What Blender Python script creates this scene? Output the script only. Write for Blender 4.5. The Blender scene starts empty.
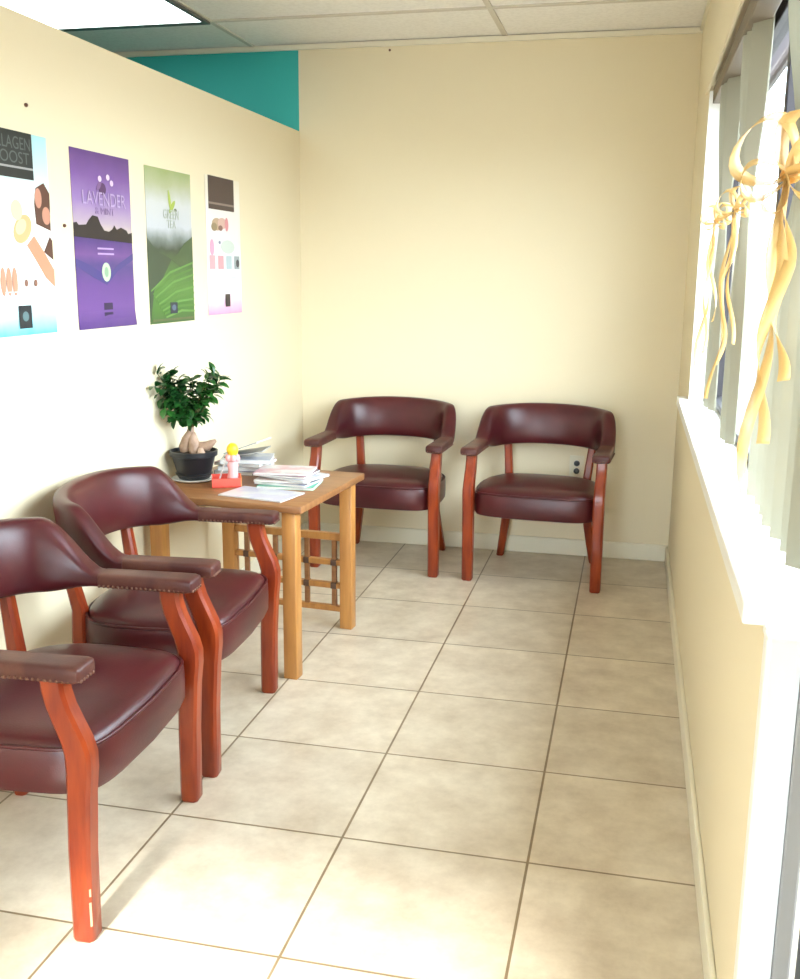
import bpy, bmesh, math, random
from math import sin, cos, pi, radians
from mathutils import Vector, Matrix, Euler
random.seed(7)
sc = bpy.context.scene
COL = sc.collection

# ---------------------------------------------------------------- camera
TS = .4572                                     # floor tile pitch
XR, YB, XL, H, PH = 1.3095, 3.1961, -.5500, 2.4236, 2.0330
cam = bpy.data.objects.new('camera', bpy.data.cameras.new('camera'))
COL.objects.link(cam); sc.camera = cam
yw, pt, rl = -.2255, -.2124, .0087
fw = Vector((sin(yw)*cos(pt), cos(yw)*cos(pt), sin(pt)))
rt = Vector((cos(yw), -sin(yw), 0)); up = rt.cross(fw)
rt2 = cos(rl)*rt + sin(rl)*up; up2 = -sin(rl)*rt + cos(rl)*up
m = Matrix((rt2, up2, -fw)).transposed().to_4x4(); m.translation = (1.0917, -1.7032, 1.3659)
cam.matrix_world = m
cam.data.sensor_fit = 'VERTICAL'; cam.data.sensor_height = 24; cam.data.lens = 24*1005.32/979
cam.data.clip_start = .02

# ---------------------------------------------------------------- world, exposure
w = bpy.data.worlds.new('sky'); sc.world = w; w.use_nodes = True
nt = w.node_tree; bg = nt.nodes['Background']
tc = nt.nodes.new('ShaderNodeTexCoord'); sp = nt.nodes.new('ShaderNodeSeparateXYZ')
rp = nt.nodes.new('ShaderNodeValToRGB')
nt.links.new(tc.outputs['Generated'], sp.inputs[0])
mr = nt.nodes.new('ShaderNodeMapRange'); mr.inputs[1].default_value = -.3; mr.inputs[2].default_value = .7
nt.links.new(sp.outputs['Z'], mr.inputs[0]); nt.links.new(mr.outputs[0], rp.inputs[0])
e = rp.color_ramp.elements
e[0].position = .0; e[0].color = (.16, .15, .13, 1)
e[1].position = .34; e[1].color = (.79, .90, 1, 1)
x_ = e.new(.26); x_.color = (.22, .21, .19, 1)
nt.links.new(rp.outputs[0], bg.inputs[0]); bg.inputs[1].default_value = 15
sc.view_settings.view_transform = 'Standard'; sc.view_settings.look = 'None'
sc.view_settings.gamma = 1; sc.view_settings.use_curve_mapping = False
sc.view_settings.exposure = 0.43

def portal(name, loc, sy, sz):
    l = bpy.data.lights.new(name, 'AREA'); l.shape = 'RECTANGLE'; l.size = sz; l.size_y = sy
    l.cycles.is_portal = True
    o = bpy.data.objects.new(name, l); COL.objects.link(o); o.location = loc
    o.rotation_euler = (0, radians(90), 0)      # shines towards -x
portal('window_portal', (1.47, 1.03, 1.45), 2.66, 1.16)
portal('added_door_portal', (.40, -3.06, 1.02), 1.1, 2.0)  # guides sky light through the added front door
bpy.data.objects['added_door_portal'].rotation_euler = (radians(-90), 0, 0)
sl = bpy.data.lights.new('sun', 'SUN'); sl.energy = 12; sl.angle = radians(5); sl.color = (1, .97, .93)
so = bpy.data.objects.new('sun', sl); COL.objects.link(so)
so.rotation_euler = Vector((.02, cos(radians(32.5)), -sin(radians(32.5)))).to_track_quat('-Z', 'Y').to_euler()

# ---------------------------------------------------------------- materials
def mat(name, color, rough=.6, spec=.5, metal=0, noise=None, bump=None, coat=0, emit=None, trans=None):
    m = bpy.data.materials.new(name); m.use_nodes = True
    n, l = m.node_tree.nodes, m.node_tree.links
    b = n['Principled BSDF']
    b.inputs['Base Color'].default_value = (*color, 1); b.inputs['Roughness'].default_value = rough
    b.inputs['Specular IOR Level'].default_value = spec; b.inputs['Metallic'].default_value = metal
    b.inputs['Coat Weight'].default_value = coat
    t = n.new('ShaderNodeTexCoord')
    if noise:                                   # (scale, colour2, stretch xyz, lo, hi)
        s, c2, st, lo, hi = noise
        mp = n.new('ShaderNodeMapping'); mp.inputs['Scale'].default_value = st
        l.new(t.outputs['Object'], mp.inputs[0])
        nz = n.new('ShaderNodeTexNoise'); nz.inputs['Scale'].default_value = s; nz.inputs['Detail'].default_value = 5
        l.new(mp.outputs[0], nz.inputs[0])
        r = n.new('ShaderNodeValToRGB'); r.color_ramp.elements[0].position = lo; r.color_ramp.elements[1].position = hi
        r.color_ramp.elements[0].color = (*color, 1); r.color_ramp.elements[1].color = (*c2, 1)
        l.new(nz.outputs[0], r.inputs[0]); l.new(r.outputs[0], b.inputs['Base Color'])
    if bump:                                    # (scale, strength)
        nb = n.new('ShaderNodeTexNoise'); nb.inputs['Scale'].default_value = bump[0]; nb.inputs['Detail'].default_value = 4
        l.new(t.outputs['Object'], nb.inputs[0])
        bp = n.new('ShaderNodeBump'); bp.inputs['Strength'].default_value = bump[1]; bp.inputs['Distance'].default_value = .004
        l.new(nb.outputs[0], bp.inputs['Height']); l.new(bp.outputs[0], b.inputs['Normal'])
    if emit:
        b.inputs['Emission Color'].default_value = (*emit[0], 1); b.inputs['Emission Strength'].default_value = emit[1]
    if trans:                                   # thin cloth: (translucent share, transparent share)
        tl = n.new('ShaderNodeBsdfTranslucent'); tl.inputs[0].default_value = (*color, 1)
        tp = n.new('ShaderNodeBsdfTransparent')
        m1 = n.new('ShaderNodeMixShader'); m1.inputs[0].default_value = trans[0]
        m2 = n.new('ShaderNodeMixShader'); m2.inputs[0].default_value = trans[1]
        l.new(b.outputs[0], m1.inputs[1]); l.new(tl.outputs[0], m1.inputs[2])
        l.new(m1.outputs[0], m2.inputs[1]); l.new(tp.outputs[0], m2.inputs[2])
        l.new(m2.outputs[0], n['Material Output'].inputs[0])
    return m

M = {}
M['wall'] = mat('cream_paint', (.82, .715, .505), .55, .4, bump=(90, .08))
M['teal'] = mat('teal_paint', (.045, .46, .43), .6, .4, bump=(90, .08))
M['trim'] = mat('cream_trim_paint', (.82, .76, .60), .4)
M['white'] = mat('white_paint', (.88, .87, .82), .35)
M['ceil'] = mat('ceiling_tile', (.90, .86, .80), .85, .2, noise=(60, (.85, .81, .75), (1, 1, 1), .45, .6), bump=(220, .3))
M['grid'] = mat('ceiling_grid', (.62, .56, .47), .5)
M['darkmetal'] = mat('dark_bronze_metal', (.035, .03, .035), .4, metal=.3)
M['greymetal'] = mat('grey_metal', (.35, .33, .30), .45)
M['leather'] = mat('burgundy_leather', (.050, .005, .008), .34, .5, noise=(7, (.080, .009, .011), (1, 1, 1), .35, .7), bump=(260, .10))
M['armleather'] = mat('worn_arm_leather', (.060, .013, .012), .42, .4, noise=(11, (.115, .038, .024), (1, 1, 1), .42, .66), bump=(220, .12))
M['nail'] = mat('antique_brass_nails', (.16, .075, .05), .4, metal=.6)
M['wood'] = mat('red_stained_wood', (.31, .045, .008), .33, .45, noise=(9, (.19, .020, .005), (4, 4, .6), .35, .65), coat=.15)
M['oak'] = mat('oak_wood', (.54, .25, .065), .38, .5, noise=(8, (.42, .18, .05), (5, 5, .5), .35, .65), bump=(60, .05))
M['oaktop'] = mat('oak_table_top', (.32, .145, .055), .33, .5, noise=(8, (.24, .10, .036), (.7, 7, 5), .35, .65), bump=(60, .05))
M['rattan'] = mat('dark_binding', (.10, .05, .03), .6)
M['black'] = mat('black_plastic', (.012, .013, .016), .35)
M['leaf'] = mat('glossy_leaf', (.010, .060, .012), .3, .5, noise=(9, (.035, .15, .02), (1, 1, 1), .45, .7))
M['stem'] = mat('green_brown_stem', (.10, .10, .03), .6)
M['root'] = mat('pale_root_bark', (.48, .32, .23), .6, noise=(30, (.30, .18, .12), (1, 1, 1), .4, .65), bump=(80, .3))
M['soil'] = mat('potting_soil', (.03, .02, .015), .9, bump=(150, .8))
M['ceramic'] = mat('white_saucer_glaze', (.75, .74, .70), .25)
M['red'] = mat('red_card', (.75, .09, .06), .5)
M['orange'] = mat('orange_card', (.80, .25, .05), .5)
M['yellow'] = mat('yellow_plastic', (.90, .60, .02), .4)
M['pink'] = mat('pink_cloth', (.85, .42, .42), .7)
M['slat'] = mat('blind_slat', (.34, .325, .25), .6, trans=(.10, 0))
M['ribbon'] = mat('sheer_gold_ribbon', (.70, .47, .17), .4, .4, trans=(.25, .30))
M['knot'] = mat('gold_ribbon_knot', (.55, .28, .06), .45)
M['rail'] = mat('brown_headrail', (.16, .12, .08), .5)
M['fixture'] = mat('shadow_gap_frame', (.12, .11, .10), .5)  # frame's dark tone paints the shadow gap beside the ceiling panel
M['doorpanel'] = mat('brown_door_panel', (.10, .07, .05), .5)
M['chip'] = mat('bare_wood_chip', (.52, .36, .22), .6)
M['paper'] = mat('page_edges', (.80, .78, .73), .8, noise=(300, (.6, .58, .54), (.1, .1, 6), .4, .6))
M['concrete'] = mat('pale_concrete', (.16, .155, .15), .8, bump=(40, .2))
M['soffit'] = mat('grey_soffit_paint', (.28, .26, .32), .7)
M['lens'] = mat('lamp_lens', (.9, .95, .95), .4, emit=((.86, 1, .98), 3.5))

def glass():
    m = bpy.data.materials.new('window_glass'); m.use_nodes = True
    n, l = m.node_tree.nodes, m.node_tree.links
    for q in list(n):
        if q.type == 'BSDF_PRINCIPLED': n.remove(q)
    tp = n.new('ShaderNodeBsdfTransparent'); tp.inputs[0].default_value = (.96, .98, .98, 1)
    g = n.new('ShaderNodeBsdfGlossy'); g.inputs['Roughness'].default_value = .02
    f = n.new('ShaderNodeFresnel'); f.inputs[0].default_value = 1.45
    mx = n.new('ShaderNodeMixShader')
    geo = n.new('ShaderNodeNewGeometry'); bk = n.new('ShaderNodeMath'); bk.operation = 'MULTIPLY'
    inv = n.new('ShaderNodeMath'); inv.operation = 'SUBTRACT'; inv.inputs[0].default_value = 1
    l.new(geo.outputs['Backfacing'], inv.inputs[1]); l.new(f.outputs[0], bk.inputs[0]); l.new(inv.outputs[0], bk.inputs[1])
    l.new(bk.outputs[0], mx.inputs[0]); l.new(tp.outputs[0], mx.inputs[1]); l.new(g.outputs[0], mx.inputs[2])
    l.new(mx.outputs[0], n['Material Output'].inputs[0])
    return m
M['glass'] = glass()

def floor_mat():
    m = bpy.data.materials.new('beige_floor_tile'); m.use_nodes = True
    n, l = m.node_tree.nodes, m.node_tree.links; b = n['Principled BSDF']
    t = n.new('ShaderNodeTexCoord')
    mp = n.new('ShaderNodeMapping'); mp.inputs['Location'].default_value = (100*TS, 100*TS, 0)
    l.new(t.outputs['Object'], mp.inputs[0])
    br = n.new('ShaderNodeTexBrick'); br.offset = 0; br.squash = 1
    br.inputs['Scale'].default_value = 1; br.inputs['Brick Width'].default_value = TS; br.inputs['Row Height'].default_value = TS
    br.inputs['Mortar Size'].default_value = .0034; br.inputs['Mortar Smooth'].default_value = .15
    br.inputs['Color1'].default_value = (.90, .90, .90, 1); br.inputs['Color2'].default_value = (1, 1, 1, 1)
    br.inputs['Mortar'].default_value = (.36, .30, .22, 1); br.inputs['Bias'].default_value = 0
    l.new(mp.outputs[0], br.inputs[0])
    n1 = n.new('ShaderNodeTexNoise'); n1.inputs['Scale'].default_value = 7; n1.inputs['Detail'].default_value = 9; n1.inputs['Roughness'].default_value = .68
    l.new(t.outputs['Object'], n1.inputs[0])
    r = n.new('ShaderNodeValToRGB'); ee = r.color_ramp.elements
    ee[0].position = .32; ee[0].color = (.54, .435, .315, 1); ee[1].position = .66; ee[1].color = (.75, .65, .505, 1)
    l.new(n1.outputs[0], r.inputs[0])
    mx = n.new('ShaderNodeMixRGB'); mx.blend_type = 'MULTIPLY'; mx.inputs[0].default_value = 1
    l.new(r.outputs[0], mx.inputs[1]); l.new(br.outputs['Color'], mx.inputs[2]); l.new(mx.outputs[0], b.inputs['Base Color'])
    b.inputs['Roughness'].default_value = .30; b.inputs['Specular IOR Level'].default_value = .5
    bp = n.new('ShaderNodeBump'); bp.inputs['Strength'].default_value = .5; bp.inputs['Distance'].default_value = .002; bp.invert = True
    l.new(br.outputs['Fac'], bp.inputs['Height']); l.new(bp.outputs[0], b.inputs['Normal'])
    return m
M['floor'] = floor_mat()

# ---------------------------------------------------------------- helpers
def obj(name, bm, m, parent=None, smooth=False, loc=None):
    me = bpy.data.meshes.new(name)
    bmesh.ops.recalc_face_normals(bm, faces=bm.faces)
    bm.to_mesh(me); bm.free()
    for mm in (m if isinstance(m, (list, tuple)) else [m]): me.materials.append(mm)
    if smooth:
        for p in me.polygons: p.use_smooth = True
        if smooth != 'all': me.set_sharp_from_angle(angle=radians(40))
    o = bpy.data.objects.new(name, me); COL.objects.link(o)
    if parent: o.parent = parent
    if loc: o.location = loc
    return o
def tag(o, label=None, cat=None, group=None, kind=None):
    if label: o['label'] = label
    if cat: o['category'] = cat
    if group: o['group'] = group
    if kind: o['kind'] = kind
    return o
def thing(name, label, cat, loc=(0, 0, 0), rz=0, group=None):
    o = bpy.data.objects.new(name, None); COL.objects.link(o); o.empty_display_size = .1
    o.location = loc; o.rotation_euler = (0, 0, rz); return tag(o, label, cat, group)
def BM(): return bmesh.new()
def box(bm, lo, hi, bev=0, mtx=None, seg=2):
    c = [(a+b)/2 for a, b in zip(lo, hi)]; s = [abs(b-a) for a, b in zip(lo, hi)]
    r = bmesh.ops.create_cube(bm, size=1, matrix=Matrix.Translation(c) @ Matrix.Diagonal((*s, 1)))
    vs = r['verts']
    if bev:
        es = {e for v in vs for e in v.link_edges}
        g = bmesh.ops.bevel(bm, geom=list(es), offset=bev, segments=seg, affect='EDGES', profile=.5)
        vs = g['verts']
    if mtx: bmesh.ops.transform(bm, matrix=mtx, verts=[v for v in vs if v.is_valid])
    return bm
def loft(bm, rings, cap=True, closed=False):
    R = [[bm.verts.new(p) for p in r] for r in rings]; n = len(R[0])
    for a, b in list(zip(R, R[1:])) + ([(R[-1], R[0])] if closed else []):
        for i in range(n):
            j = (i+1) % n; bm.faces.new((a[i], a[j], b[j], b[i]))
    if cap and not closed: bm.faces.new(R[0][::-1]); bm.faces.new(R[-1])
    return bm
def lathe(bm, prof, c=(0, 0, 0), n=40, wob=None):
    rings = [[(c[0]+r*cos(2*pi*i/n), c[1]+r*sin(2*pi*i/n), c[2]+z) for i in range(n)] for r, z in prof]
    return loft(bm, rings)
def tube(bm, pts, rad, n=8):
    P = [Vector(p) for p in pts]; rings = []; ref = None
    for i, p in enumerate(P):
        t = (P[min(i+1, len(P)-1)] - P[max(i-1, 0)]).normalized()
        if ref is None: ref = t.orthogonal().normalized()
        ref = (ref - t*ref.dot(t)).normalized(); b = t.cross(ref)
        r = rad[i] if isinstance(rad, (list, tuple)) else rad
        rings.append([p + r*(cos(2*pi*k/n)*ref + sin(2*pi*k/n)*b) for k in range(n)])
    return loft(bm, rings)
def strip(bm, pts, dirs, wd, th=.0008):
    """thin ribbon along pts, wd wide along dirs"""
    rings = []
    P = [Vector(p) for p in pts]
    for i, p in enumerate(P):
        t = (P[min(i+1, len(P)-1)] - P[max(i-1, 0)]).normalized(); d = Vector(dirs[i] if isinstance(dirs, list) else dirs).normalized()
        nn = t.cross(d); nn = nn.normalized() if nn.length > 1e-5 else Vector((1, 0, 0))
        ww = wd[i] if isinstance(wd, (list, tuple)) else wd
        rings.append([p+d*ww/2+nn*th/2, p-d*ww/2+nn*th/2, p-d*ww/2-nn*th/2, p+d*ww/2-nn*th/2])
    return loft(bm, rings)
def prism(bm, poly, ax, lo, hi):
    """polygon (2 coords, the other two axes in order) extruded along ax"""
    def mk(p, v): q = list(p); q.insert(ax, v); return q
    return loft(bm, [[mk(p, lo) for p in poly], [mk(p, hi) for p in poly]])
def struct(name, lo, hi, m, **k):
    return tag(obj(name, box(BM(), lo, hi, **k), m), kind='structure')
def copy_tree(o, parent=None):
    c = o.copy(); COL.objects.link(c); c.parent = parent
    for ch in o.children: copy_tree(ch, c)
    return c
def sm(a, b, t):
    t = min(1, max(0, (t-a)/(b-a))); return t*t*(3-2*t)

# ---------------------------------------------------------------- room shell
XW_ = 1.4312; YF = -2.9; XO = -3.7                            # wall behind the camera, far side of the neighbouring room
struct('floor', (XO-.1, YF-.1, -.1), (XR+.14, YB+.12, 0), M['floor'])
# the ceiling: panels with a grid of tee bars
struct('ceiling', (XO-.1, YF-.1, H+.004), (XR+.14, YB+.12, H+.1), M['ceil'])
bm = BM()
gx = [.444 + 1.22*k for k in range(-3, 1)]; gy = [2.68 - .61*k for k in range(0, 10)]
for x in gx: box(bm, (x-.012, YF, H-.002), (x+.012, YB, H+.004))
for y in gy: box(bm, (XO, y-.012, H-.003), (XR, y+.012, H+.004))
tag(obj('trim_1', bm, M['grid']), kind='structure')
# wall angle where the ceiling meets the walls
bm = BM(); box(bm, (XO, YB-.02, H-.022), (XR, YB, H)); box(bm, (XR-.012, YF, H-.016), (XR, YB, H))
tag(obj('trim_2', bm, M['trim']), kind='structure')
struct('wall_back', (XL, YB, 0), (XR+.14, YB+.12, H), M['wall'])
struct('wall_back_beyond', (XO, YB, 0), (XL, YB+.12, H), M['teal'])
struct('wall_left', (XL-.11, YF, 0), (XL, YB, PH), M['wall'])
struct('wall_far_left', (XO-.12, YF, 0), (XO, YB, H), M['teal'])
bm = BM(); box(bm, (XO, YF-.12, 0), (-.16, YF, H)); box(bm, (.96, YF-.12, 0), (XR+.14, YF, H)); box(bm, (-.16, YF-.12, 2.06), (.96, YF, H))
tag(obj('wall_front', bm, M['wall']), kind='structure')
fd = tag(obj('added_front_door', box(BM(), (-.16, YF-.09, 0), (-.10, YF-.04, 2.06), bev=.003), M['darkmetal']), kind='structure')  # added door, unseen behind the camera; lets the sun patch onto the floor
for a, b in (((.90, YF-.09, 0), (.96, YF-.04, 2.06)), ((-.10, YF-.09, 2.0), (.90, YF-.04, 2.06)), ((-.10, YF-.09, 0), (.90, YF-.04, .10))): obj('door_frame', box(BM(), a, b, bev=.003), M['darkmetal'], fd)
obj('added_door_glass', box(BM(), (-.10, YF-.067, .10), (.90, YF-.063, 2.0)), M['glass'], fd)
struct('ground_front', (-4, -9, -.2), (XW_, YF-.12, -.06), M['concrete'])
# right wall with its window and solid door
WY0, WY1, WZ0, WZ1 = -.30, 2.33, .855, 2.02; XW = XR+.135
bm = BM()
box(bm, (XR, -.25, 0), (XW, WY1, WZ0))
box(bm, (XR, WY1, 0), (XW, YB, H))
box(bm, (XR, -1.42, WZ1+.02), (XW, WY1, H))
box(bm, (XR, YF, 0), (XW, -1.42, H))
tag(obj('wall_right', bm, M['wall']), kind='structure')
struct('trim_3', (XR-.010, -.36, 2.022), (XR, 2.42, 2.088), M['wall'], bev=.002)       # header board
struct('trim_4', (1.270, -.215, .862), (XW, 2.43, .897), M['white'], bev=.004)          # window sill
struct('trim_5', (XR+.0005, WY1-.012, .8975), (XR+.08, WY1-.0005, WZ1), M['white'])      # lit far reveal
struct('trim_6', (XR-.013, -.292, 0), (1.345, -.2505, .872), M['white'], bev=.006)     # white post closing the low wall
struct('trim_8', (1.300, -.2495, .8555), (XW, -.2155, .872), M['white'])
struct('trim_7', (1.3455, -.285, 0), (1.372, -.252, .8715), M['greymetal'], bev=.004)
# window: dark aluminium frame and panes
wn = tag(obj('window_1', box(BM(), (1.392, WY0, .8975), (1.432, WY0+.05, WZ1-.02)), M['darkmetal']), kind='structure')
for a, b in (((1.392, 2.265, .8975), (1.432, 2.317, 2.0)), ((1.392, .80, .8975), (1.432, .835, 2.0)),
             ((1.392, WY0, .8975), (1.432, 2.317, .92)), ((1.392, WY0, 1.975), (1.432, 2.317, 2.039))):
    obj('window_frame', box(BM(), a, b, bev=.003), M['darkmetal'], wn)
for a, b in ((WY0+.05, .80), (.835, 2.265)):
    tag(obj('window_glass', box(BM(), (1.410, a, .92), (1.414, b, 1.975)), M['glass'], wn))
# door beside the camera; its unseen panel is solid to hold back light
dr = tag(obj('door_1', box(BM(), (1.376, -.36, 0), (1.43, -.295, 2.04), bev=.003), M['darkmetal']), kind='structure')
for a, b in (((1.376, -1.42, 0), (1.43, -1.355, 2.04)), ((1.376, -1.355, 1.975), (1.43, -.36, 2.04)), ((1.385, -1.355, 0), (1.425, -.36, .10)),
             ((1.385, -.42, .10), (1.425, -.36, 1.975)), ((1.385, -1.355, .10), (1.425, -1.30, 1.975))):
    obj('door_frame', box(BM(), a, b, bev=.003), M['darkmetal'], dr)
obj('door_panel', box(BM(), (1.398, -1.30, .10), (1.412, -.42, 1.975)), M['doorpanel'], dr)
bm = BM(); tube(bm, [(1.385, -1.25, .95), (1.34, -1.25, .95), (1.34, -1.25, 1.2), (1.385, -1.25, 1.2)], .009)
obj('door_handle', bm, M['greymetal'], dr, smooth=True)
# baseboards
def baseboard(name, lo, hi):
    return struct(name, lo, hi, M['trim'], bev=.004)
baseboard('baseboard_back', (XL, YB-.014, 0), (XR, YB, .082))
baseboard('baseboard_right', (XR-.013, -.25, 0), (XR, YB-.014, .080))
baseboard('baseboard_left', (XL, YF, 0), (XL+.013, YB-.014, .080))
# outside: pavement and the roof overhang over it
struct('ground_outside', (XW, -9, -.2), (14, 22, -.06), M['concrete'])
struct('soffit_outside', (XW, -6, 2.84), (2.0, 14, 2.92), M['soffit'])
struct('fascia_outside', (2.0, -6, 2.80), (2.03, 14, 3.05), M['darkmetal'])

# ---------------------------------------------------------------- ceiling lights
def troffer(x, y, label):
    t = thing('ceiling_light', label, 'ceiling light', (x, y, H), 0)
    bm = BM()
    for lo, hi in (((-.61, -.305, -.012), (-.59, .305, .003)), ((.59, -.305, -.012), (.61, .305, .003)), ((-.59, -.305, -.012), (.59, -.287, .003)), ((-.59, .262, -.012), (.59, .305, .003))): box(bm, lo, hi)
    obj('frame', bm, M['fixture'], t)
    obj('diffuser', box(BM(), (-.589, -.286, -.010), (.589, .261, -.004)), M['lens'], t)
troffer(-1.386, 2.375, 'bright fluorescent ceiling panel above the teal room beyond the low partition')

# ---------------------------------------------------------------- chairs
A, B_, Y1, NE = .288, .228, .02, 2.6
def plan(u):
    """u 0..1 around the barrel back, right seam to left seam"""
    L0 = .02
    th = pi*u; c, s = cos(th), sin(th)
    return (A*math.copysign(abs(c)**(2/NE), c), Y1 + B_*abs(s)**(2/NE))
def ring(cx, cy, nx, ny, z0, z1, th, lean=0, n=28, ex=4.0, pad=0):
    zc, hz = (z0+z1)/2, (z1-z0)/2; r = []
    for i in range(n):
        a = 2*pi*i/n; c, s = cos(a), sin(a)
        q = math.copysign(abs(c)**(2/ex), c)*th/2; zz = math.copysign(abs(s)**(2/ex), s)*hz
        if c < 0: q -= pad*(1-(zz/hz)**2)
        off = q + lean*(zz/hz)
        r.append((cx+nx*off, cy+ny*off, zc+zz))
    return r
def make_chair():
    t = thing('guest_chair', '', 'chair')
    # barrel backrest
    us = [i/64 for i in range(65)]; P = [(A, .035)] + [plan(u) for u in us] + [(-A, .035)]
    P = [(A, -.005), (A, .010)] + [p for p in P[1:-1]] + [(-A, .010), (-A, -.005)]
    rings = []
    for i, (x, y) in enumerate(P):
        a, b = P[max(0, i-1)], P[min(len(P)-1, i+1)]
        tx, ty = b[0]-a[0], b[1]-a[1]; l = math.hypot(tx, ty); nx, ny = ty/l, -tx/l   # outward
        k = sm(.0, .15, y); kk = sm(0, .2, y)
        zt = .614 + .134*k + .016*(1-(x/A)**2)*k; zb = .578 - .018*k + .012*(1-(x/A)**2)*k
        rings.append(ring(x, y, nx, ny, zb, zt, .066-.016*kk, lean=.012*k, pad=.012*k))
    obj('backrest', loft(BM(), rings), M['leather'], t, smooth=True)
    # armrests with studs
    for s in (1, -1):
        rings = []
        for y, wd, zt, in ((-.006, .066, .615), (-.05, .068, .615), (-.12, .071, .615), (-.2, .075, .615), (-.242, .077, .614), (-.253, .074, .611), (-.257, .062, .606)):
            zb = .577 if y > -.245 else .577 + (-.245-y)*.4
            rings.append(ring(s*A, y, s, 0, zb, zt, wd, ex=5))
        a = obj('armrest', loft(BM(), rings), M['armleather'], t, smooth=True)
        bm = BM(); pts = []
        y = -.01
        while y > -.24: pts += [(s*A+.036, y, 1, 0), (s*A-.036, y, -1, 0)]; y -= .0125
        x = -.027
        while x < .03: pts.append((s*A+x, -.2575, 0, -1)); x += .0125
        for px, py, nx, ny in pts:
            bmesh.ops.create_uvsphere(bm, u_segments=6, v_segments=4, radius=.0042, matrix=Matrix.Translation((px-nx*.001, py-ny*.001, .584)) @ Matrix.Diagonal((1, 1, 1, 1)))
        obj('nailhead_trim', bm, M['nail'], a, smooth='all')
    # seat
    def seat_ring(k, z, n=56):
        r = []
        for i in range(n):
            a = 2*pi*i/n; c, s = cos(a), sin(a)
            ex = 8 if s < 0 else 3.4
            x = math.copysign(abs(c)**(2/ex), c); y = math.copysign(abs(s)**(2/ex), s)
            X = (.284 - .030*(y > 0)*y*y - (.018 if s < 0 else 0)*y*y)*x
            Y = -.022 + .222*y - (.018*(1-x*x) if s < 0 else 0)*abs(y)
            r.append((X*k, -.022+(Y+.022)*k, z))
        return r
    prof = [(.93, .305), (.975, .309), (1, .322), (1.005, .36), (1, .398), (.985, .408), (.965, .410), (.955, .416), (.92, .426), (.80, .437), (.6, .444), (.4, .448), (.2, .450), (.03, .4505)]
    st = obj('seat', loft(BM(), [seat_ring(k, z) for k, z in prof]), M['leather'], t, smooth=True)
    bm = BM(); r = seat_ring(.985, .410)
    pr_ = [[] for _ in r]
    rr = []
    for i, p in enumerate(r):
        c = Vector((p[0], p[1], 0)).normalized()
        rr.append([(p[0]+c.x*.0045*cos(a), p[1]+c.y*.0045*cos(a), p[2]+.0045*sin(a)) for a in (0, pi/3, 2*pi/3, pi, 4*pi/3, 5*pi/3)])
    obj('piping', loft(bm, rr, closed=True), M['leather'], st, smooth='all')
    # front legs that carry on up as curved arm posts
    def leg(s, path, name='leg'):
        rings = []
        for (x, y, z, wx, wy) in path:
            c = .007; hx, hy = wx/2, wy/2
            q = [(hx, hy-c), (hx-c, hy), (-hx+c, hy), (-hx, hy-c), (-hx, -hy+c), (-hx+c, -hy), (hx-c, -hy), (hx, -hy+c)]
            rings.append([(s*x+a, y+b, z) for a, b in q])
        return obj(name, loft(BM(), rings), M['wood'], t, smooth=True)
    for s in (1, -1):
        f = [(.288, -.222, 0, .040, .042), (.288, -.222, .006, .046, .048), (.288, -.224, .2, .047, .049), (.288, -.230, .33, .047, .051), (.288, -.234, .385, .047, .055),
             (.288, -.233, .42, .047, .057), (.288, -.225, .45, .046, .057), (.288, -.210, .485, .045, .055), (.288, -.196, .52, .044, .052), (.288, -.188, .55, .043, .051), (.288, -.185, .580, .043, .051)]
        leg(s, f)
        r = [(.228, .232, 0, .030, .032), (.227, .231, .006, .034, .036), (.212, .216, .10, .037, .040), (.198, .202, .2, .040, .042), (.190, .192, .3, .040, .042), (.186, .190, .42, .038, .040),
             (.194, .204, .5, .036, .036), (.202, .218, .578, .036, .032)]
        leg(s, r)
    return t
proto = make_chair()
chairs = [((-.030, 2.895), radians(-2), 'burgundy leather armchair against the back wall in the corner, partly behind the oak table'),
          ((.713, 2.855), radians(-4), 'burgundy leather armchair against the back wall in front of the wall outlet'),
          ((-.227, .951), radians(94), 'burgundy leather armchair against the left wall, between the oak table and the nearest chair'),
          ((-.190, .245), radians(92.7), 'nearest burgundy leather armchair with orange-red legs, cut by the left edge of the view')]
for i, ((x, y), rz, lb) in enumerate(chairs):
    o = proto if i == 0 else copy_tree(proto)
    o.location = (x, y, 0); o.rotation_euler.z = rz; o['label'] = lb; o['group'] = 'burgundy guest chairs in the waiting room'

# chipped stain along the front edge of the nearest chair's near leg
near = [o for o in COL.objects if o.get('label', '').startswith('nearest burgundy')][0]
for k, (z0, z1, wd_, dx) in enumerate(((.040, .095, .0045, 0), (.108, .150, .0040, .001), (.160, .172, .003, 0), (.288, .294, .004, .001), (.240, .246, .004, -.001))):
    zc = (z0+z1)/2; yc = -.222 - .0245 + .0035 - .006*sm(.2, .33, zc) - .004*sm(.33, .385, zc)
    q = obj('chipped_edge', box(BM(), (-wd_/2, -.0006, -(z1-z0)/2), (wd_/2, .0006, (z1-z0)/2)), M['chip'], near)
    q.location = (-(.288+.0200)+dx*.7, yc-dx*.7, zc); q.rotation_euler = (0, 0, radians(-45))
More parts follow.
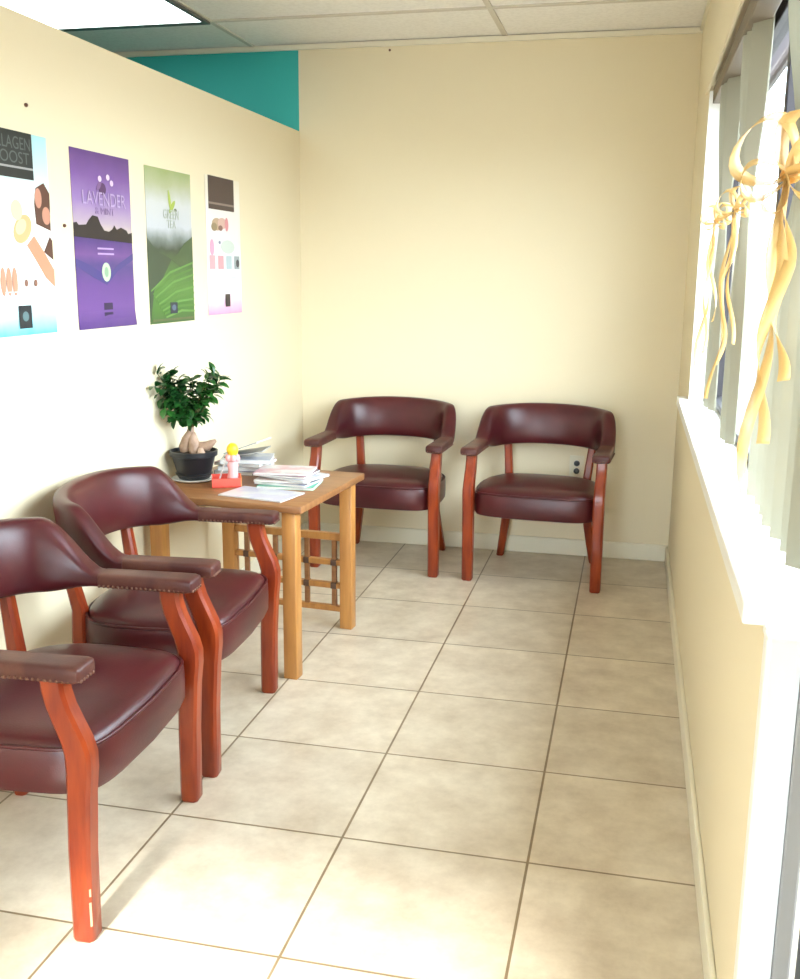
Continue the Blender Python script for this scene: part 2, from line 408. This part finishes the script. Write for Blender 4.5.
# ---------------------------------------------------------------- oak side table
TZ = .615
tb = thing('side_table', 'square oak side table with lattice side, holding the plant and magazines', 'table', (-.21, 1.67, 0), radians(-5))
bm = box(BM(), (-.30, -.305, TZ-.026), (.30, .305, TZ), bev=.005); obj('tabletop', bm, M['oaktop'], tb, smooth=True)
for x in (-.258, .245):
    for y in (-.262, .262):
        obj('leg', box(BM(), (x-.025, y-.025, 0), (x+.025, y+.025, TZ-.0265), bev=.004), M['oak'], tb, smooth=True)
for z in (.365, .262, .168, .075):
    obj('lattice_rail', box(BM(), (-.2325, .249, z-.011 if z < .36 else z-.014), (.2195, .275, z+.011 if z < .36 else z+.014), bev=.003), M['oak'], tb)
for x in (-.185, -.060, .075, .190):
    obj('lattice_bar', box(BM(), (x-.010, .254, .064), (x+.010, .270, .352), bev=.003), M['oaktop'], tb)
for x in (-.185, -.060, .075, .190):
    for z in (.262, .168): obj('lattice_binding', box(BM(), (x-.012, .2465, z-.012), (x+.012, .2775, z+.012), bev=.003), M['rattan'], tb)

# ---------------------------------------------------------------- things on the table
def magazine(name, label, x, y, z, w_, h_, th, rz, col, group, tilt=None, cat='magazine', band=None):
    t = thing(name, label, cat, (x, y, z), rz, group)
    if tilt: t.rotation_euler = (tilt[0], tilt[1], rz)
    obj('pages', box(BM(), (-w_/2+.002, -h_/2+.002, .0007), (w_/2-.002, h_/2-.002, th-.0007)), M['paper'], t)
    col = tuple(c*.72 for c in col); band = tuple(c*.72 for c in band) if band else None
    mc = mat('printed_cover', col, .3, .5, noise=(14, band or tuple(min(1, c*.6+.3) for c in col), (1, 1, 1), .42, .58))
    bm = BM(); box(bm, (-w_/2, -h_/2, th-.0007), (w_/2, h_/2, th)); box(bm, (-w_/2, -h_/2, 0), (w_/2, h_/2, .0007)); box(bm, (-w_/2, -h_/2, 0), (-w_/2+.0012, h_/2, th))
    obj('cover', bm, mc, t)
    return t
g = 'magazines piled on the oak table'
z = TZ
loose = magazine('magazine', 'open white magazine page lying flat at the front corner of the oak table', -.128, 1.485, z, .250, .160, .004, radians(-12), (.85, .84, .84), g, band=(.70, .66, .80))
stack = [(-0.085, 1.66, .010, 5, (.82, .84, .80), (.10, .55, .30), 'green-edged magazine at the bottom of the pile on the oak table'),
         (-0.090, 1.665, .009, -8, (.75, .78, .85), (.45, .50, .70), 'pale blue magazine second from the bottom of the front pile'),
         (-0.100, 1.67, .008, 2, (.85, .72, .62), (.75, .45, .40), 'peach coloured magazine in the middle of the front pile'),
         (-0.075, 1.68, .008, -20, (.55, .60, .75), (.85, .86, .9), 'blue and white magazine twisted outwards near the top of the front pile'),
         (-0.105, 1.68, .007, -4, (.12, .10, .14), (.5, .25, .3), 'thin black-edged magazine just below the topmost one of the front pile'),
         (-0.110, 1.685, .007, 6, (.80, .45, .50), (.88, .86, .88), 'pink and white magazine on top of the front pile')]
z = TZ
for x, y, th, a, c, b2, lb in stack:
    if 'green' in lb:
        magazine('magazine', lb, x, y, z, .205, .16, th, radians(a), (.10, .50, .28), g, band=(.12, .6, .35))
    else: magazine('magazine', lb, x, y, z, .20, .155, th, radians(a), c, g, band=b2)
    z += th + .0006
z = TZ
back = [(-.335, 1.855, .014, 0, (.10, .10, .14), (.3, .2, .3), 'black-spined magazine at the bottom of the rear pile beside the plant'),
        (-.330, 1.86, .016, 10, (.70, .72, .76), (.4, .45, .6), 'grey and white magazine in the middle of the rear pile'),
        (-.335, 1.865, .012, -6, (.55, .25, .28), (.8, .8, .8), 'dull red magazine in the rear pile beside the plant'),
        (-.325, 1.86, .014, 14, (.82, .83, .86), (.6, .65, .8), 'white magazine near the top of the rear pile')]
for x, y, th, a, c, b2, lb in back:
    magazine('magazine', lb, x, y, z, .19, .15, th, radians(a), c, g, band=b2); z += th + .0006
for k, (tx, c, b2, lb) in enumerate([(-10, (.08, .10, .12), (.2, .2, .22), 'dark folded brochure sticking out of the rear pile'),
                                      (-20, (.60, .66, .82), (.9, .9, .92), 'pale blue brochure leaning highest on the rear pile')]):
    magazine('brochure', lb, -.325+.0*k, 1.862, z+.0155+.024*k, .15, .13, .004, radians(5-10*k), c, g, tilt=(0, radians(tx), 0), cat='brochure', band=b2)

# plant on its saucer
PX, PY = -.456, 1.660
sr = obj('saucer', lathe(BM(), [(.001, 0), (.066, 0), (.078, .004), (.083, .009), (.080, .010), (.070, .007), (.001, .007)]), M['ceramic'], smooth=True, loc=(PX, PY, TZ))
tag(sr, 'white saucer under the black plant pot on the oak table', 'saucer')
pl = thing('potted_plant', 'small glossy green bonsai with thick pale roots in a black pot', 'plant', (PX, PY, TZ+.0072))
pl.scale = (1.08, 1.08, 1.12)
obj('pot', lathe(BM(), [(.001, 0), (.050, 0), (.054, .004), (.057, .012), (.062, .014), (.063, .018), (.058, .020), (.073, .074), (.080, .076), (.081, .092), (.076, .093), (.074, .078), (.001, .074)]), M['black'], pl, smooth=True)
obj('soil', lathe(BM(), [(.001, .0745), (.073, .0745), (.072, .082), (.04, .086), (.001, .088)]), M['soil'], pl, smooth='all')
bm = BM()
for pts, rad in (([(-.025, 0, .075), (-.028, .0, .10), (-.018, 0, .125), (-.008, 0, .150), (-.004, 0, .175)], [.018, .024, .022, .014, .008]),
                 ([(.012, -.02, .072), (.012, -.016, .098), (.004, -.006, .125), (-.002, 0, .15)], [.014, .020, .017, .010]),
                 ([(-.008, .02, .075), (-.01, .02, .1), (-.006, .01, .13)], [.016, .02, .012]),
                 ([(.005, 0, .11), (.03, .0, .105), (.052, .0, .108), (.070, -.004, .120), (.084, -.006, .128)], [.012, .016, .016, .011, .005]),
                 ([(.02, 0, .105), (.04, -.03, .09), (.055, -.03, .08)], [.012, .013, .008])):
    tube(bm, pts, rad, 12)
obj('root_trunk', bm, M['root'], pl, smooth='all')
def leafmesh(bm, base, d, upv, L, W):
    d = d.normalized(); s = d.cross(upv)
    if s.length < 1e-3: s = Vector((1, 0, 0))
    s.normalize(); nn = s.cross(d).normalized(); rows = []
    for t, wv, dz in ((0, .08, 0), (.2, .62, .05), (.45, 1, .07), (.7, .86, .03), (.88, .48, -.04), (1, .06, -.10)):
        c = base + d*(L*t) + nn*(L*dz)
        rows.append([c + s*(W/2*wv) + nn*(.12*W*wv), c, c - s*(W/2*wv) + nn*(.12*W*wv)])
    V = [[bm.verts.new(p) for p in r] for r in rows]
    for a, b in zip(V, V[1:]):
        bm.faces.new((a[0], a[1], b[1], b[0])); bm.faces.new((a[1], a[2], b[2], b[1]))
lm, sm_ = BM(), BM()
rnd = random.Random(11)
# image-right is roughly +y*0.2 +x ; branches fan in the plane facing the room
tips = [(-.105, .03, .345), (-.10, .08, .30), (-.085, .06, .325), (-.07, .10, .25), (-.055, .02, .335), (-.05, .06, .29), (-.03, .0, .32), (-.01, .04, .315), (.015, .0, .32), (.03, .03, .295), (-.075, .02, .27),
        (-.06, -.02, .24), (-.03, .03, .25), (.0, -.03, .24), (.03, .0, .245), (.045, .02, .21), (.02, -.03, .20), (-.05, .0, .205), (-.02, -.03, .27), (.01, .04, .27), (.055, .0, .26),
        (.085, .0, .295), (.115, -.02, .345), (.105, .02, .31), (.095, -.03, .33), (.13, .0, .325), (-.045, -.04, .30), (-.08, -.03, .31), (.0, .03, .215)]
tips = [(max(x*.85, -.075), y-.02-abs(min(x, 0))*.95, z) for x, y, z in tips]
for tx, ty, tz in tips:
    a = Vector((-.004, 0, .165)); b = Vector((tx, ty, tz)); mid = a.lerp(b, .5) + Vector((rnd.uniform(-.01, .01), rnd.uniform(-.01, .01), .008))
    pts = [a.lerp(mid, k/3)*(1-k/6)+mid*(k/6) if False else (a*(1-k/6)**2 + mid*2*(k/6)*(1-k/6) + b*(k/6)**2) for k in range(7)]
    tube(sm_, pts, [.0035-.0004*k for k in range(7)], 6)
    for k in range(2, 7):
        for j in range(4 if k > 3 else 2):
            an = rnd.uniform(0, 2*pi); tdir = (pts[k]-pts[k-1]).normalized()
            o1 = tdir.orthogonal().normalized(); o2 = tdir.cross(o1)
            d = tdir*rnd.uniform(.2, .8) + (o1*cos(an) + o2*sin(an)) + Vector((0, 0, rnd.uniform(-.25, .2)))
            base = pts[k]; L = rnd.uniform(.032, .048)
            if (base+d.normalized()*L).x*1.08 + PX < XL + .012: d.x = abs(d.x)
            leafmesh(lm, base, d, Vector((rnd.uniform(-.5, .5), rnd.uniform(-.5, .5), 1)), L, L*.58)
obj('branches', sm_, M['stem'], pl, smooth='all'); lf = obj('foliage', lm, M['leaf'], pl, smooth='all')

# red holder with a pen and a little pink and yellow ornament
hx, hy = -.300, 1.585
hd = thing('desk_holder', 'red and orange card tray on the oak table between plant and magazines', 'tray', (hx, hy, TZ), radians(24)); hd.scale = (1.2, 1.2, 1.5)
bm = BM(); box(bm, (-.042, -.028, 0), (.042, .028, .004))
for lo, hi in (((-.042, -.028, 0), (.042, -.024, .022)), ((-.042, .024, 0), (.042, .028, .026)), ((-.042, -.024, 0), (-.038, .024, .024)), ((.038, -.024, 0), (.042, .024, .024))): box(bm, lo, hi)
obj('tray_body', bm, M['red'], hd)
obj('side_panel', box(BM(), (.0425, -.028, 0), (.0445, .028, .026)), M['orange'], hd)
pen = obj('pen', tube(BM(), [(-.025, 0, .008), (.0, .004, .085), (.004, .005, .10)], [.0032, .0032, .0012], 10), M['ceramic'], smooth='all', loc=(hx-.005, hy, TZ))
tag(pen, 'white pen leaning in the red card tray', 'pen')
orn = thing('ornament', 'pink figurine topped with a yellow ball in the red card tray', 'ornament', (hx+.022, hy+.012, TZ+.0063)); orn.scale = (1.45, 1.45, 1.7)
obj('figurine_body', lathe(BM(), [(.001, 0), (.013, 0), (.015, .01), (.011, .03), (.014, .04), (.008, .055), (.001, .058)], n=20), M['pink'], orn, smooth='all')
bm = BM()
for a in range(6):
    q = a*pi/3
    bmesh.ops.create_uvsphere(bm, u_segments=8, v_segments=6, radius=.008, matrix=Matrix.Translation((.012*cos(q), .012*sin(q), .056)))
obj('pink_ruffle', bm, M['pink'], orn, smooth='all')
bm = BM(); bmesh.ops.create_uvsphere(bm, u_segments=20, v_segments=14, radius=.0145, matrix=Matrix.Translation((0, 0, .073)))
obj('yellow_ball', bm, M['yellow'], orn, smooth='all')

# ---------------------------------------------------------------- posters
def ramp_mat(name, stops, axis=2, z0=0, z1=1, noise=0, nsc=20, rough=.35):
    """printed sheet: colours run up the sheet between its own bottom and top edges"""
    m = bpy.data.materials.new(name); m.use_nodes = True
    n, l = m.node_tree.nodes, m.node_tree.links; b = n['Principled BSDF']; b.inputs['Roughness'].default_value = rough
    t = n.new('ShaderNodeTexCoord'); s = n.new('ShaderNodeSeparateXYZ'); l.new(t.outputs['Object'], s.inputs[0])
    mrr = n.new('ShaderNodeMapRange'); mrr.inputs[1].default_value = z0; mrr.inputs[2].default_value = z1
    src = s.outputs[axis]
    if noise:
        nz = n.new('ShaderNodeTexNoise'); nz.inputs['Scale'].default_value = nsc; nz.inputs['Detail'].default_value = 4
        l.new(t.outputs['Object'], nz.inputs[0])
        ma = n.new('ShaderNodeMath'); ma.operation = 'MULTIPLY_ADD'; ma.inputs[1].default_value = noise; l.new(nz.outputs[0], ma.inputs[0]); l.new(src, ma.inputs[2])
        sb = n.new('ShaderNodeMath'); sb.operation = 'SUBTRACT'; sb.inputs[1].default_value = noise*.5; l.new(ma.outputs[0], sb.inputs[0]); src = sb.outputs[0]
    l.new(src, mrr.inputs[0])
    r = n.new('ShaderNodeValToRGB'); ee = r.color_ramp.elements
    while len(ee) > 1: ee.remove(ee[-1])
    ee[0].position = stops[0][0]; ee[0].color = (*stops[0][1], 1)
    for p, c in stops[1:]: q = ee.new(p); q.color = (*c, 1)
    l.new(mrr.outputs[0], r.inputs[0]); l.new(r.outputs[0], b.inputs['Base Color'])
    return m
def poster(label, y0, y1, z0, z1, m, curl=0):
    t = thing('wall_poster', label, 'poster', (XL+.0012, y0, z0), 0, 'tall narrow posters on the left wall')
    W, Hh = y1-y0, z1-z0
    rings = []
    for k in range(21):
        v = k/20; off = curl*max(0, .09-v)*1.2
        rings.append([(off*.3, 0, Hh*v), (off, W, Hh*v), (off+.0008, W, Hh*v), (off*.3+.0008, 0, Hh*v)])
    obj('printed_sheet', loft(BM(), rings), m, t)
    return t, W, Hh
LV = [.0011]
def pp(t, name, poly, m, W, Hh, th=.0003, lv=None):
    x = LV[0]; LV[0] += .00012
    return obj(name, prism(BM(), [(a*W, b*Hh) for a, b in poly], 0, x, x+th), m, t)
def rect(a, b, c, d): return [(a, b), (c, b), (c, d), (a, d)]
def ell(cx, cy, rx, ry, n=24, rot=0): return [(cx+rx*cos(2*pi*i/n)*cos(rot)-ry*sin(2*pi*i/n)*sin(rot), cy+rx*cos(2*pi*i/n)*sin(rot)+ry*sin(2*pi*i/n)*cos(rot)) for i in range(n)]
def text(t, body, y, z, size, m, sx=1.0, align='CENTER', off=.0030, name='lettering'):
    c = bpy.data.curves.new(name, 'FONT'); c.body = body; c.size = size; c.align_x = align; c.extrude = .0002
    c.materials.append(m); o = bpy.data.objects.new(name, c); COL.objects.link(o); o.parent = t
    bpy.context.view_layer.update(); me = bpy.data.meshes.new_from_object(o); bpy.data.objects.remove(o)
    o = bpy.data.objects.new(name, me); COL.objects.link(o); o.parent = t
    o.location = (off, y, z); o.rotation_euler = (pi/2, 0, pi/2); o.scale = (sx, 1, 1)
    return o
def pm(name, c, rough=.4): return mat(name, c, rough)
# 1: collagen poster, cut by the frame
m1 = ramp_mat('collagen_print', [(0, (.10, .55, .72)), (.06, (.35, .78, .88)), (.16, (.75, .92, .94)), (.22, (.92, .92, .90)), (.6, (.92, .92, .90)), (.72, (.70, .87, .88)), (1, (.36, .66, .68))], z0=0, z1=.54, noise=.05, nsc=9)
t, W, Hh = poster('poster headed COLLAGEN with black panel and pale blue foot, leftmost on the left wall', .585, .960, 1.188, 1.727, m1); LV[0] = .0011
pp(t, 'towel', [(.0, .30), (.62, .27), (.84, .30), (.88, .42), (.80, .56), (.64, .62), (.50, .70), (.2, .72), (0, .70)], pm('white_towel_print', (.90, .89, .86)), W, Hh)
pp(t, 'hair', [(.80, .56), (.99, .53), (1, .72), (.93, .77), (.82, .74), (.79, .66)], pm('brown_hair_print', (.10, .04, .025)), W, Hh)
pp(t, 'hair', [(.88, .42), (1, .38), (1, .48), (.97, .50)], pm('brown_hair_print', (.10, .04, .025)), W, Hh)
pp(t, 'face', ell(.94, .605, .055, .045), pm('skin_print', (.55, .26, .18)), W, Hh)
pp(t, 'face', ell(.845, .69, .045, .05), pm('skin_print', (.55, .26, .18)), W, Hh)
pp(t, 'arm', [(.66, .45), (.76, .50), (.88, .42), (1, .33), (1, .24), (.88, .29), (.76, .38)], pm('skin_print_light', (.58, .27, .16)), W, Hh)
pp(t, 'hand', ell(.62, .53, .12, .065, rot=.3), pm('pale_gold_print', (.58, .43, .20)), W, Hh)
pp(t, 'hand', ell(.60, .54, .07, .035, rot=.3), pm('cream_print', (.70, .58, .36)), W, Hh)
pp(t, 'hand', ell(.56, .62, .07, .05), pm('cream_print', (.70, .58, .40)), W, Hh)
for cx in (.34, .41, .48): pp(t, 'finger', ell(cx, .27, .032, .07), pm('skin_print', (.58, .28, .18)), W, Hh)
for cx in (.62, .74): pp(t, 'fingertip', ell(cx, .262, .022, .018), pm('brown_print', (.25, .12, .08)), W, Hh)
pp(t, 'title_panel', rect(.0, .775, .80, 1), pm('black_print', (.012, .016, .016)), W, Hh)
pp(t, 'title_rule', rect(.0, .822, .80, .832), pm('grey_print', (.35, .35, .35)), W, Hh)
pp(t, 'logo', rect(.50, .035, .66, .15), pm('black_print', (.01, .015, .02)), W, Hh)
pp(t, 'logo_mark', ell(.58, .095, .04, .025), pm('grey_print', (.10, .18, .2)), W, Hh)
gl = pm('grey_lettering', (.09, .11, .11))
text(t, 'COLLAGEN', .785*W, .915*Hh, .046, gl, .92, 'RIGHT'); text(t, 'BOOST', .76*W, .847*Hh, .044, gl, 1.15, 'RIGHT')
for k, (a, b) in enumerate(((.45, .215), (.50, .175), (.75, .20))): pp(t, 'small_print', rect(a-.1, b, a+.12, b+.006), pm('pale_grey_print', (.55, .62, .62)), W, Hh)
# 2: lavender
m2 = ramp_mat('lavender_print', [(0, (0.079, 0.032, 0.180)), (.12, (0.144, 0.058, 0.259)), (.25, (0.122, 0.047, 0.238)), (.36, (0.072, 0.043, 0.194)), (.42, (0.158, 0.065, 0.252)), (.50, (0.072, 0.032, 0.187)), (.545, (0.072, 0.036, 0.144)), (.552, (0.540, 0.446, 0.396)), (.60, (0.446, 0.346, 0.432)), (.72, (0.302, 0.187, 0.432)), (.86, (0.187, 0.086, 0.317)), (1, (0.108, 0.040, 0.202))], z0=0, z1=.532, noise=.035, nsc=12)
t, W, Hh = poster('purple lavender field poster on the left wall, second from the left', 1.080, 1.440, 1.187, 1.719, m2, curl=.05); LV[0] = .0011
tre = pm('dark_tree_print', (.022, .014, .016))
pp(t, 'tree_line', [(0, .52), (1, .50), (1, .565), (.93, .555), (.9, .575), (.8, .59), (.72, .575), (.68, .60), (.64, .575), (.58, .56), (.5, .565), (.44, .60), (.40, .64), (.31, .645), (.25, .62), (.2, .59), (.08, .585), (.05, .60), (0, .595)], tre, W, Hh)
pp(t, 'field_band', [(0, .40), (.25, .36), (.5, .30), (.75, .38), (1, .44), (1, .40), (.7, .33), (.5, .25), (.25, .30), (0, .36)], pm('blue_violet_print', (.06, .045, .2)), W, Hh)
pp(t, 'oval_badge', ell(.50, .325, .075, .055), pm('pale_green_print', (.50, .62, .42)), W, Hh)
pp(t, 'badge_mark', ell(.50, .325, .035, .03), pm('green_print', (.25, .40, .25)), W, Hh)
pp(t, 'logo', rect(.43, .105, .58, .145), pm('black_violet_print', (.03, .015, .06)), W, Hh)
pp(t, 'logo', rect(.43, .04, .58, .09), pm('black_violet_print', (.03, .015, .06)), W, Hh)
pp(t, 'foot_line', rect(.08, .018, .95, .026), pm('pale_violet_print', (.45, .33, .60)), W, Hh)
pp(t, 'flower', ell(.50, .80, .06, .035), pm('dark_plum_print', (.10, .04, .12)), W, Hh)
pp(t, 'flower', ell(.44, .815, .05, .018, rot=.5), pm('plum_print', (.2, .10, .25)), W, Hh)
for a, b in ((.46, .855), (.60, .87), (.66, .84)): pp(t, 'petal', ell(a, b, .03, .017), pm('petal_print', (.70, .55, .72)), W, Hh)
lt = pm('pale_violet_lettering', (.46, .34, .56)); text(t, 'LAVENDER', .52*W, .705*Hh, .058, lt, .95)
text(t, '& MINT', .52*W, .655*Hh, .030, pm('violet_lettering', (.30, .19, .40)), 1.2)
for b in (.455, .425): pp(t, 'small_print', rect(.36, b, .64, b+.010), pm('violet_small_print', (.50, .34, .62)), W, Hh)
# 3: green tea
m3 = ramp_mat('green_tea_print', [(0, (0.040, 0.104, 0.024)), (.10, (0.056, 0.160, 0.024)), (.25, (0.088, 0.208, 0.040)), (.36, (0.064, 0.144, 0.036)), (.48, (0.040, 0.056, 0.036)), (.55, (0.176, 0.208, 0.192)), (.63, (0.528, 0.544, 0.576)), (.78, (0.576, 0.584, 0.576)), (.90, (0.416, 0.448, 0.272)), (1, (0.320, 0.384, 0.160))], z0=0, z1=.532, noise=.06, nsc=10)
t, W, Hh = poster('green terraced hillside poster on the left wall, third from the left', 1.548, 1.912, 1.182, 1.714, m3); LV[0] = .0011
pp(t, 'hill', [(0, .0), (0, .55), (.12, .50), (.25, .46), (.4, .44), (.5, .42), (.3, .30), (.1, .22)], pm('dark_hill_print', (.045, .07, .04)), W, Hh)
pp(t, 'hill', [(.5, .42), (.65, .46), (.8, .53), (1, .58), (1, .40), (.75, .36)], pm('dark_hill_print_green', (.06, .10, .04)), W, Hh)
for k in range(9):
    a = .10+.105*k; st = pm('terrace_row', (.085, .20, .04) if k % 2 else (.12, .27, .06))
    pp(t, 'terrace_row', [(a*.35, .22-.022*k), (.45+.03*k, .34-.032*k), (1, .41-.042*k), (1, .397-.042*k), (.45+.03*k, .325-.032*k), (a*.35, .208-.022*k)], st, W, Hh)
pp(t, 'leaf_emblem', ell(.50, .80, .075, .025, rot=1.9), pm('leaf_print', (.42, .50, .10)), W, Hh)
pp(t, 'leaf_emblem', ell(.55, .765, .08, .022, rot=.5), pm('leaf_print', (.36, .46, .08)), W, Hh)
pp(t, 'leaf_emblem', ell(.62, .745, .03, .012), pm('dark_leaf_print', (.15, .17, .10)), W, Hh)
gt = pm('pale_green_lettering', (.46, .50, .42)); text(t, 'GREEN', .52*W, .685*Hh, .046, gt, .9); text(t, 'TEA', .52*W, .625*Hh, .040, gt, 1.0)
pp(t, 'logo', rect(.43, .06, .59, .135), pm('blue_black_print', (.02, .03, .05)), W, Hh)
pp(t, 'logo_mark', ell(.51, .10, .045, .02), pm('blue_print', (.08, .12, .2)), W, Hh)
pp(t, 'foot_line', rect(.04, .015, .96, .03), pm('olive_print', (.10, .12, .05)), W, Hh)
# 4: pink and white
m4 = ramp_mat('pink_print', [(0, (.85, .30, .50)), (.05, (.88, .45, .62)), (.13, (.88, .70, .80)), (.22, (.88, .86, .88)), (.44, (.88, .88, .88)), (.55, (.74, .76, .74)), (.62, (.80, .74, .74)), (.78, (.84, .80, .74)), (1, (.84, .76, .60))], z0=0, z1=.532, noise=.04, nsc=10)
t, W, Hh = poster('narrow pink and white poster with dark square at top, rightmost on the left wall', 2.045, 2.395, 1.194, 1.730, m4); LV[0] = .0011
pp(t, 'title_panel', rect(.08, .765, .82, 1), pm('dark_brown_print', (.055, .030, .03)), W, Hh)
pp(t, 'title_rule', rect(.08, .80, .82, .815), pm('taupe_print', (.25, .20, .18)), W, Hh)
for a, b, rx, ry, c in ((.30, .66, .14, .045, (.50, .34, .22)), (.22, .64, .08, .03, (.30, .22, .12)), (.45, .67, .13, .04, (.62, .40, .34)), (.40, .635, .06, .02, (.22, .10, .08)), (.58, .665, .05, .05, (.65, .25, .28)), (.14, .49, .06, .06, (.75, .35, .50)), (.36, .53, .03, .012, (.25, .25, .35)), (.60, .50, .2, .05, (.60, .66, .60))):
    pp(t, 'treatment_picture', ell(a, b, rx, ry), pm('picture_print', c), W, Hh)
for a, c in ((.14, (.72, .38, .42)), (.38, (.72, .34, .38)), (.62, (.45, .55, .58)), (.86, (.35, .40, .42))):
    pp(t, 'step_picture', rect(a-.08, .335, a+.08, .435), pm('picture_print', c), W, Hh)
pp(t, 'step_picture', ell(.88, .38, .05, .03), pm('picture_print_dark', (.06, .06, .07)), W, Hh)
for a, b, w2 in ((.5, .28, .3), (.25, .255, .1), (.75, .27, .14), (.22, .22, .12), (.25, .19, .1), (.5, .165, .15)): pp(t, 'small_print', rect(a-w2/2, b, a+w2/2, b+.007), pm('grey_small_print', (.55, .52, .58)), W, Hh)
pp(t, 'logo', rect(.48, .055, .62, .15), pm('black_print', (.015, .012, .02)), W, Hh)

# nails on the walls
def nail(label, loc, ax=0):
    bm = BM(); bmesh.ops.create_uvsphere(bm, u_segments=10, v_segments=8, radius=.0055); o = obj('nail', bm, M['nail'], smooth='all', loc=loc)
    tag(o, label, 'nail')
nail('small nail in the left wall above the gap between the two leftmost posters', (XL+.003, .873, 1.801))
nail('small nail in the left wall between the black-panelled and purple posters', (XL+.003, 1.030, 1.492))
nail('tiny nail high on the back wall just under the ceiling', (-.099, YB-.003, 2.385))
# outlet
ot = thing('wall_outlet', 'cream wall outlet with two black plugs on the back wall behind the right-hand chair', 'outlet', (.853, YB, .445))
obj('cover_plate', box(BM(), (-.035, -.005, -.057), (.035, 0, .057), bev=.002), M['trim'], ot)
for zz in (.019, -.019):
    obj('socket', lathe(BM(), [(.001, 0), (.014, 0), (.0145, .004), (.012, .012), (.001, .013)], n=20), M['black'], ot, smooth=True).matrix_local = Matrix.Translation((0, -.005, zz)) @ Matrix.Rotation(radians(90), 4, 'X')

# ---------------------------------------------------------------- vertical blinds with ribbons
BX = 1.352; BZ0, BZ1 = .93, 1.985
bl = thing('vertical_blind', 'beige vertical blind gathered in three bunches in front of the window', 'blind', (0, 0, 0))
obj('headrail', box(BM(), (1.318, -.20, BZ1-.02), (1.372, 2.25, 2.018), bev=.003), M['rail'], bl)
bunch = [.130, 1.110, 1.800]
for bi, yc in enumerate(bunch):
    n = (7, 5, 4)[bi]
    for k in range(n):
        u = (k-(n-1)/2)/((n-1)/2)
        bm = BM(); pts, dirs, wd = [], [], []
        sp_t = (.17, .09, .06)[bi]; sp_b = (.26, .06, .05)[bi]
        ang = radians((58, 52, 50)[bi] + 12*u)
        for j in range(25):
            z = BZ1 - (BZ1-BZ0)*j/24
            f = 1 - math.exp(-((z-1.555)/.20)**2)
            sp = (sp_t if z > 1.555 else sp_b)*f + .022*(1-f)
            y = yc + u*sp; x = BX + .004*math.sin(k*1.7) 
            pts.append((x, y, z)); wd.append((.066 if z > 1.555 else (.040, .034, .034)[bi])*(.4+.6*f))
            a = ang; dirs.append((sin(a), -cos(a)*(.4+.6*f), 0))
        strip(bm, pts, dirs, wd, .001)
        obj('slat', bm, M['slat'], bl, smooth=True)
def ribbon(yc, zc, x, label, rs, scale=1):
    r = random.Random(rs)
    t = thing('ribbon_bow', label, 'ribbon bow', (x, yc, zc), radians(-28), 'gold ribbon bows tied round the blinds')
    # the bow lies in the local x-z plane; the band's width runs along local y
    bm = BM(); bmesh.ops.create_uvsphere(bm, u_segments=12, v_segments=8, radius=.012*scale, matrix=Matrix.Diagonal((1.2, 1, 1, 1))); obj('knot', bm, M['knot'], t, smooth='all')
    for k, (a, Lp, op) in enumerate(((145, .092, .62), (75, .085, .5), (28, .07, .5), (200, .060, .5), (-20, .055, .45), (235, .055, .4))):
        a = radians(a + r.uniform(-12, 12)); Lp *= scale*r.uniform(.9, 1.1); pts, dirs, wd = [], [], []
        for j in range(25):
            q = j/24; th = 2*pi*q
            u = Lp*(1-cos(th))/2; v = Lp*op*sin(th)*(.5+.5*(1-cos(th))/2)
            pts.append((u*cos(a)-v*sin(a), -.006*k*.6 + .006*sin(th*.5+k), u*sin(a)+v*cos(a)))
            dirs.append((.55*sin(a+.6), 1, -.55*cos(a+.6))); wd.append(scale*(.010+.026*sin(pi*q)))
        strip(b2 := BM(), pts, dirs, wd, .0005); obj('loop', b2, M['ribbon'], t, smooth='all')
    for k in range(3):
        ln = (.50, .34, .42)[k]*(1 if scale > 1 else .95)*r.uniform(.9, 1.1); pts, dirs, wd = [], [], []
        ex = (-.030, .012, -.012, -.05)[k]; ph = r.uniform(0, 6); fr = r.uniform(7, 11)
        for j in range(49):
            q = j/48
            pts.append((ex*q**.8 + .011*sin(fr*q+ph)*min(1, 3*q), -.010-.004*k + .010*cos(fr*q+ph)*min(1, 3*q), -.006-ln*q))
            dirs.append((cos(.55*fr*q+ph), .7*sin(.55*fr*q+ph), .25*sin(fr*q))); wd.append(scale*(.006+.012*min(1, q*5)))
        strip(b2 := BM(), pts, dirs, wd, .0005); obj('tail', b2, M['ribbon'], t, smooth='all')
ribbon(.050, 1.522, 1.318, 'largest gold ribbon bow, tied round the nearest bunch of blind slats', 3, 1.15)
ribbon(1.035, 1.528, 1.325, 'small gold ribbon bow on the middle bunch of blind slats', 5, .62)
ribbon(1.660, 1.530, 1.322, 'small gold ribbon bow on the farthest bunch of blind slats by the back wall', 9, .64)
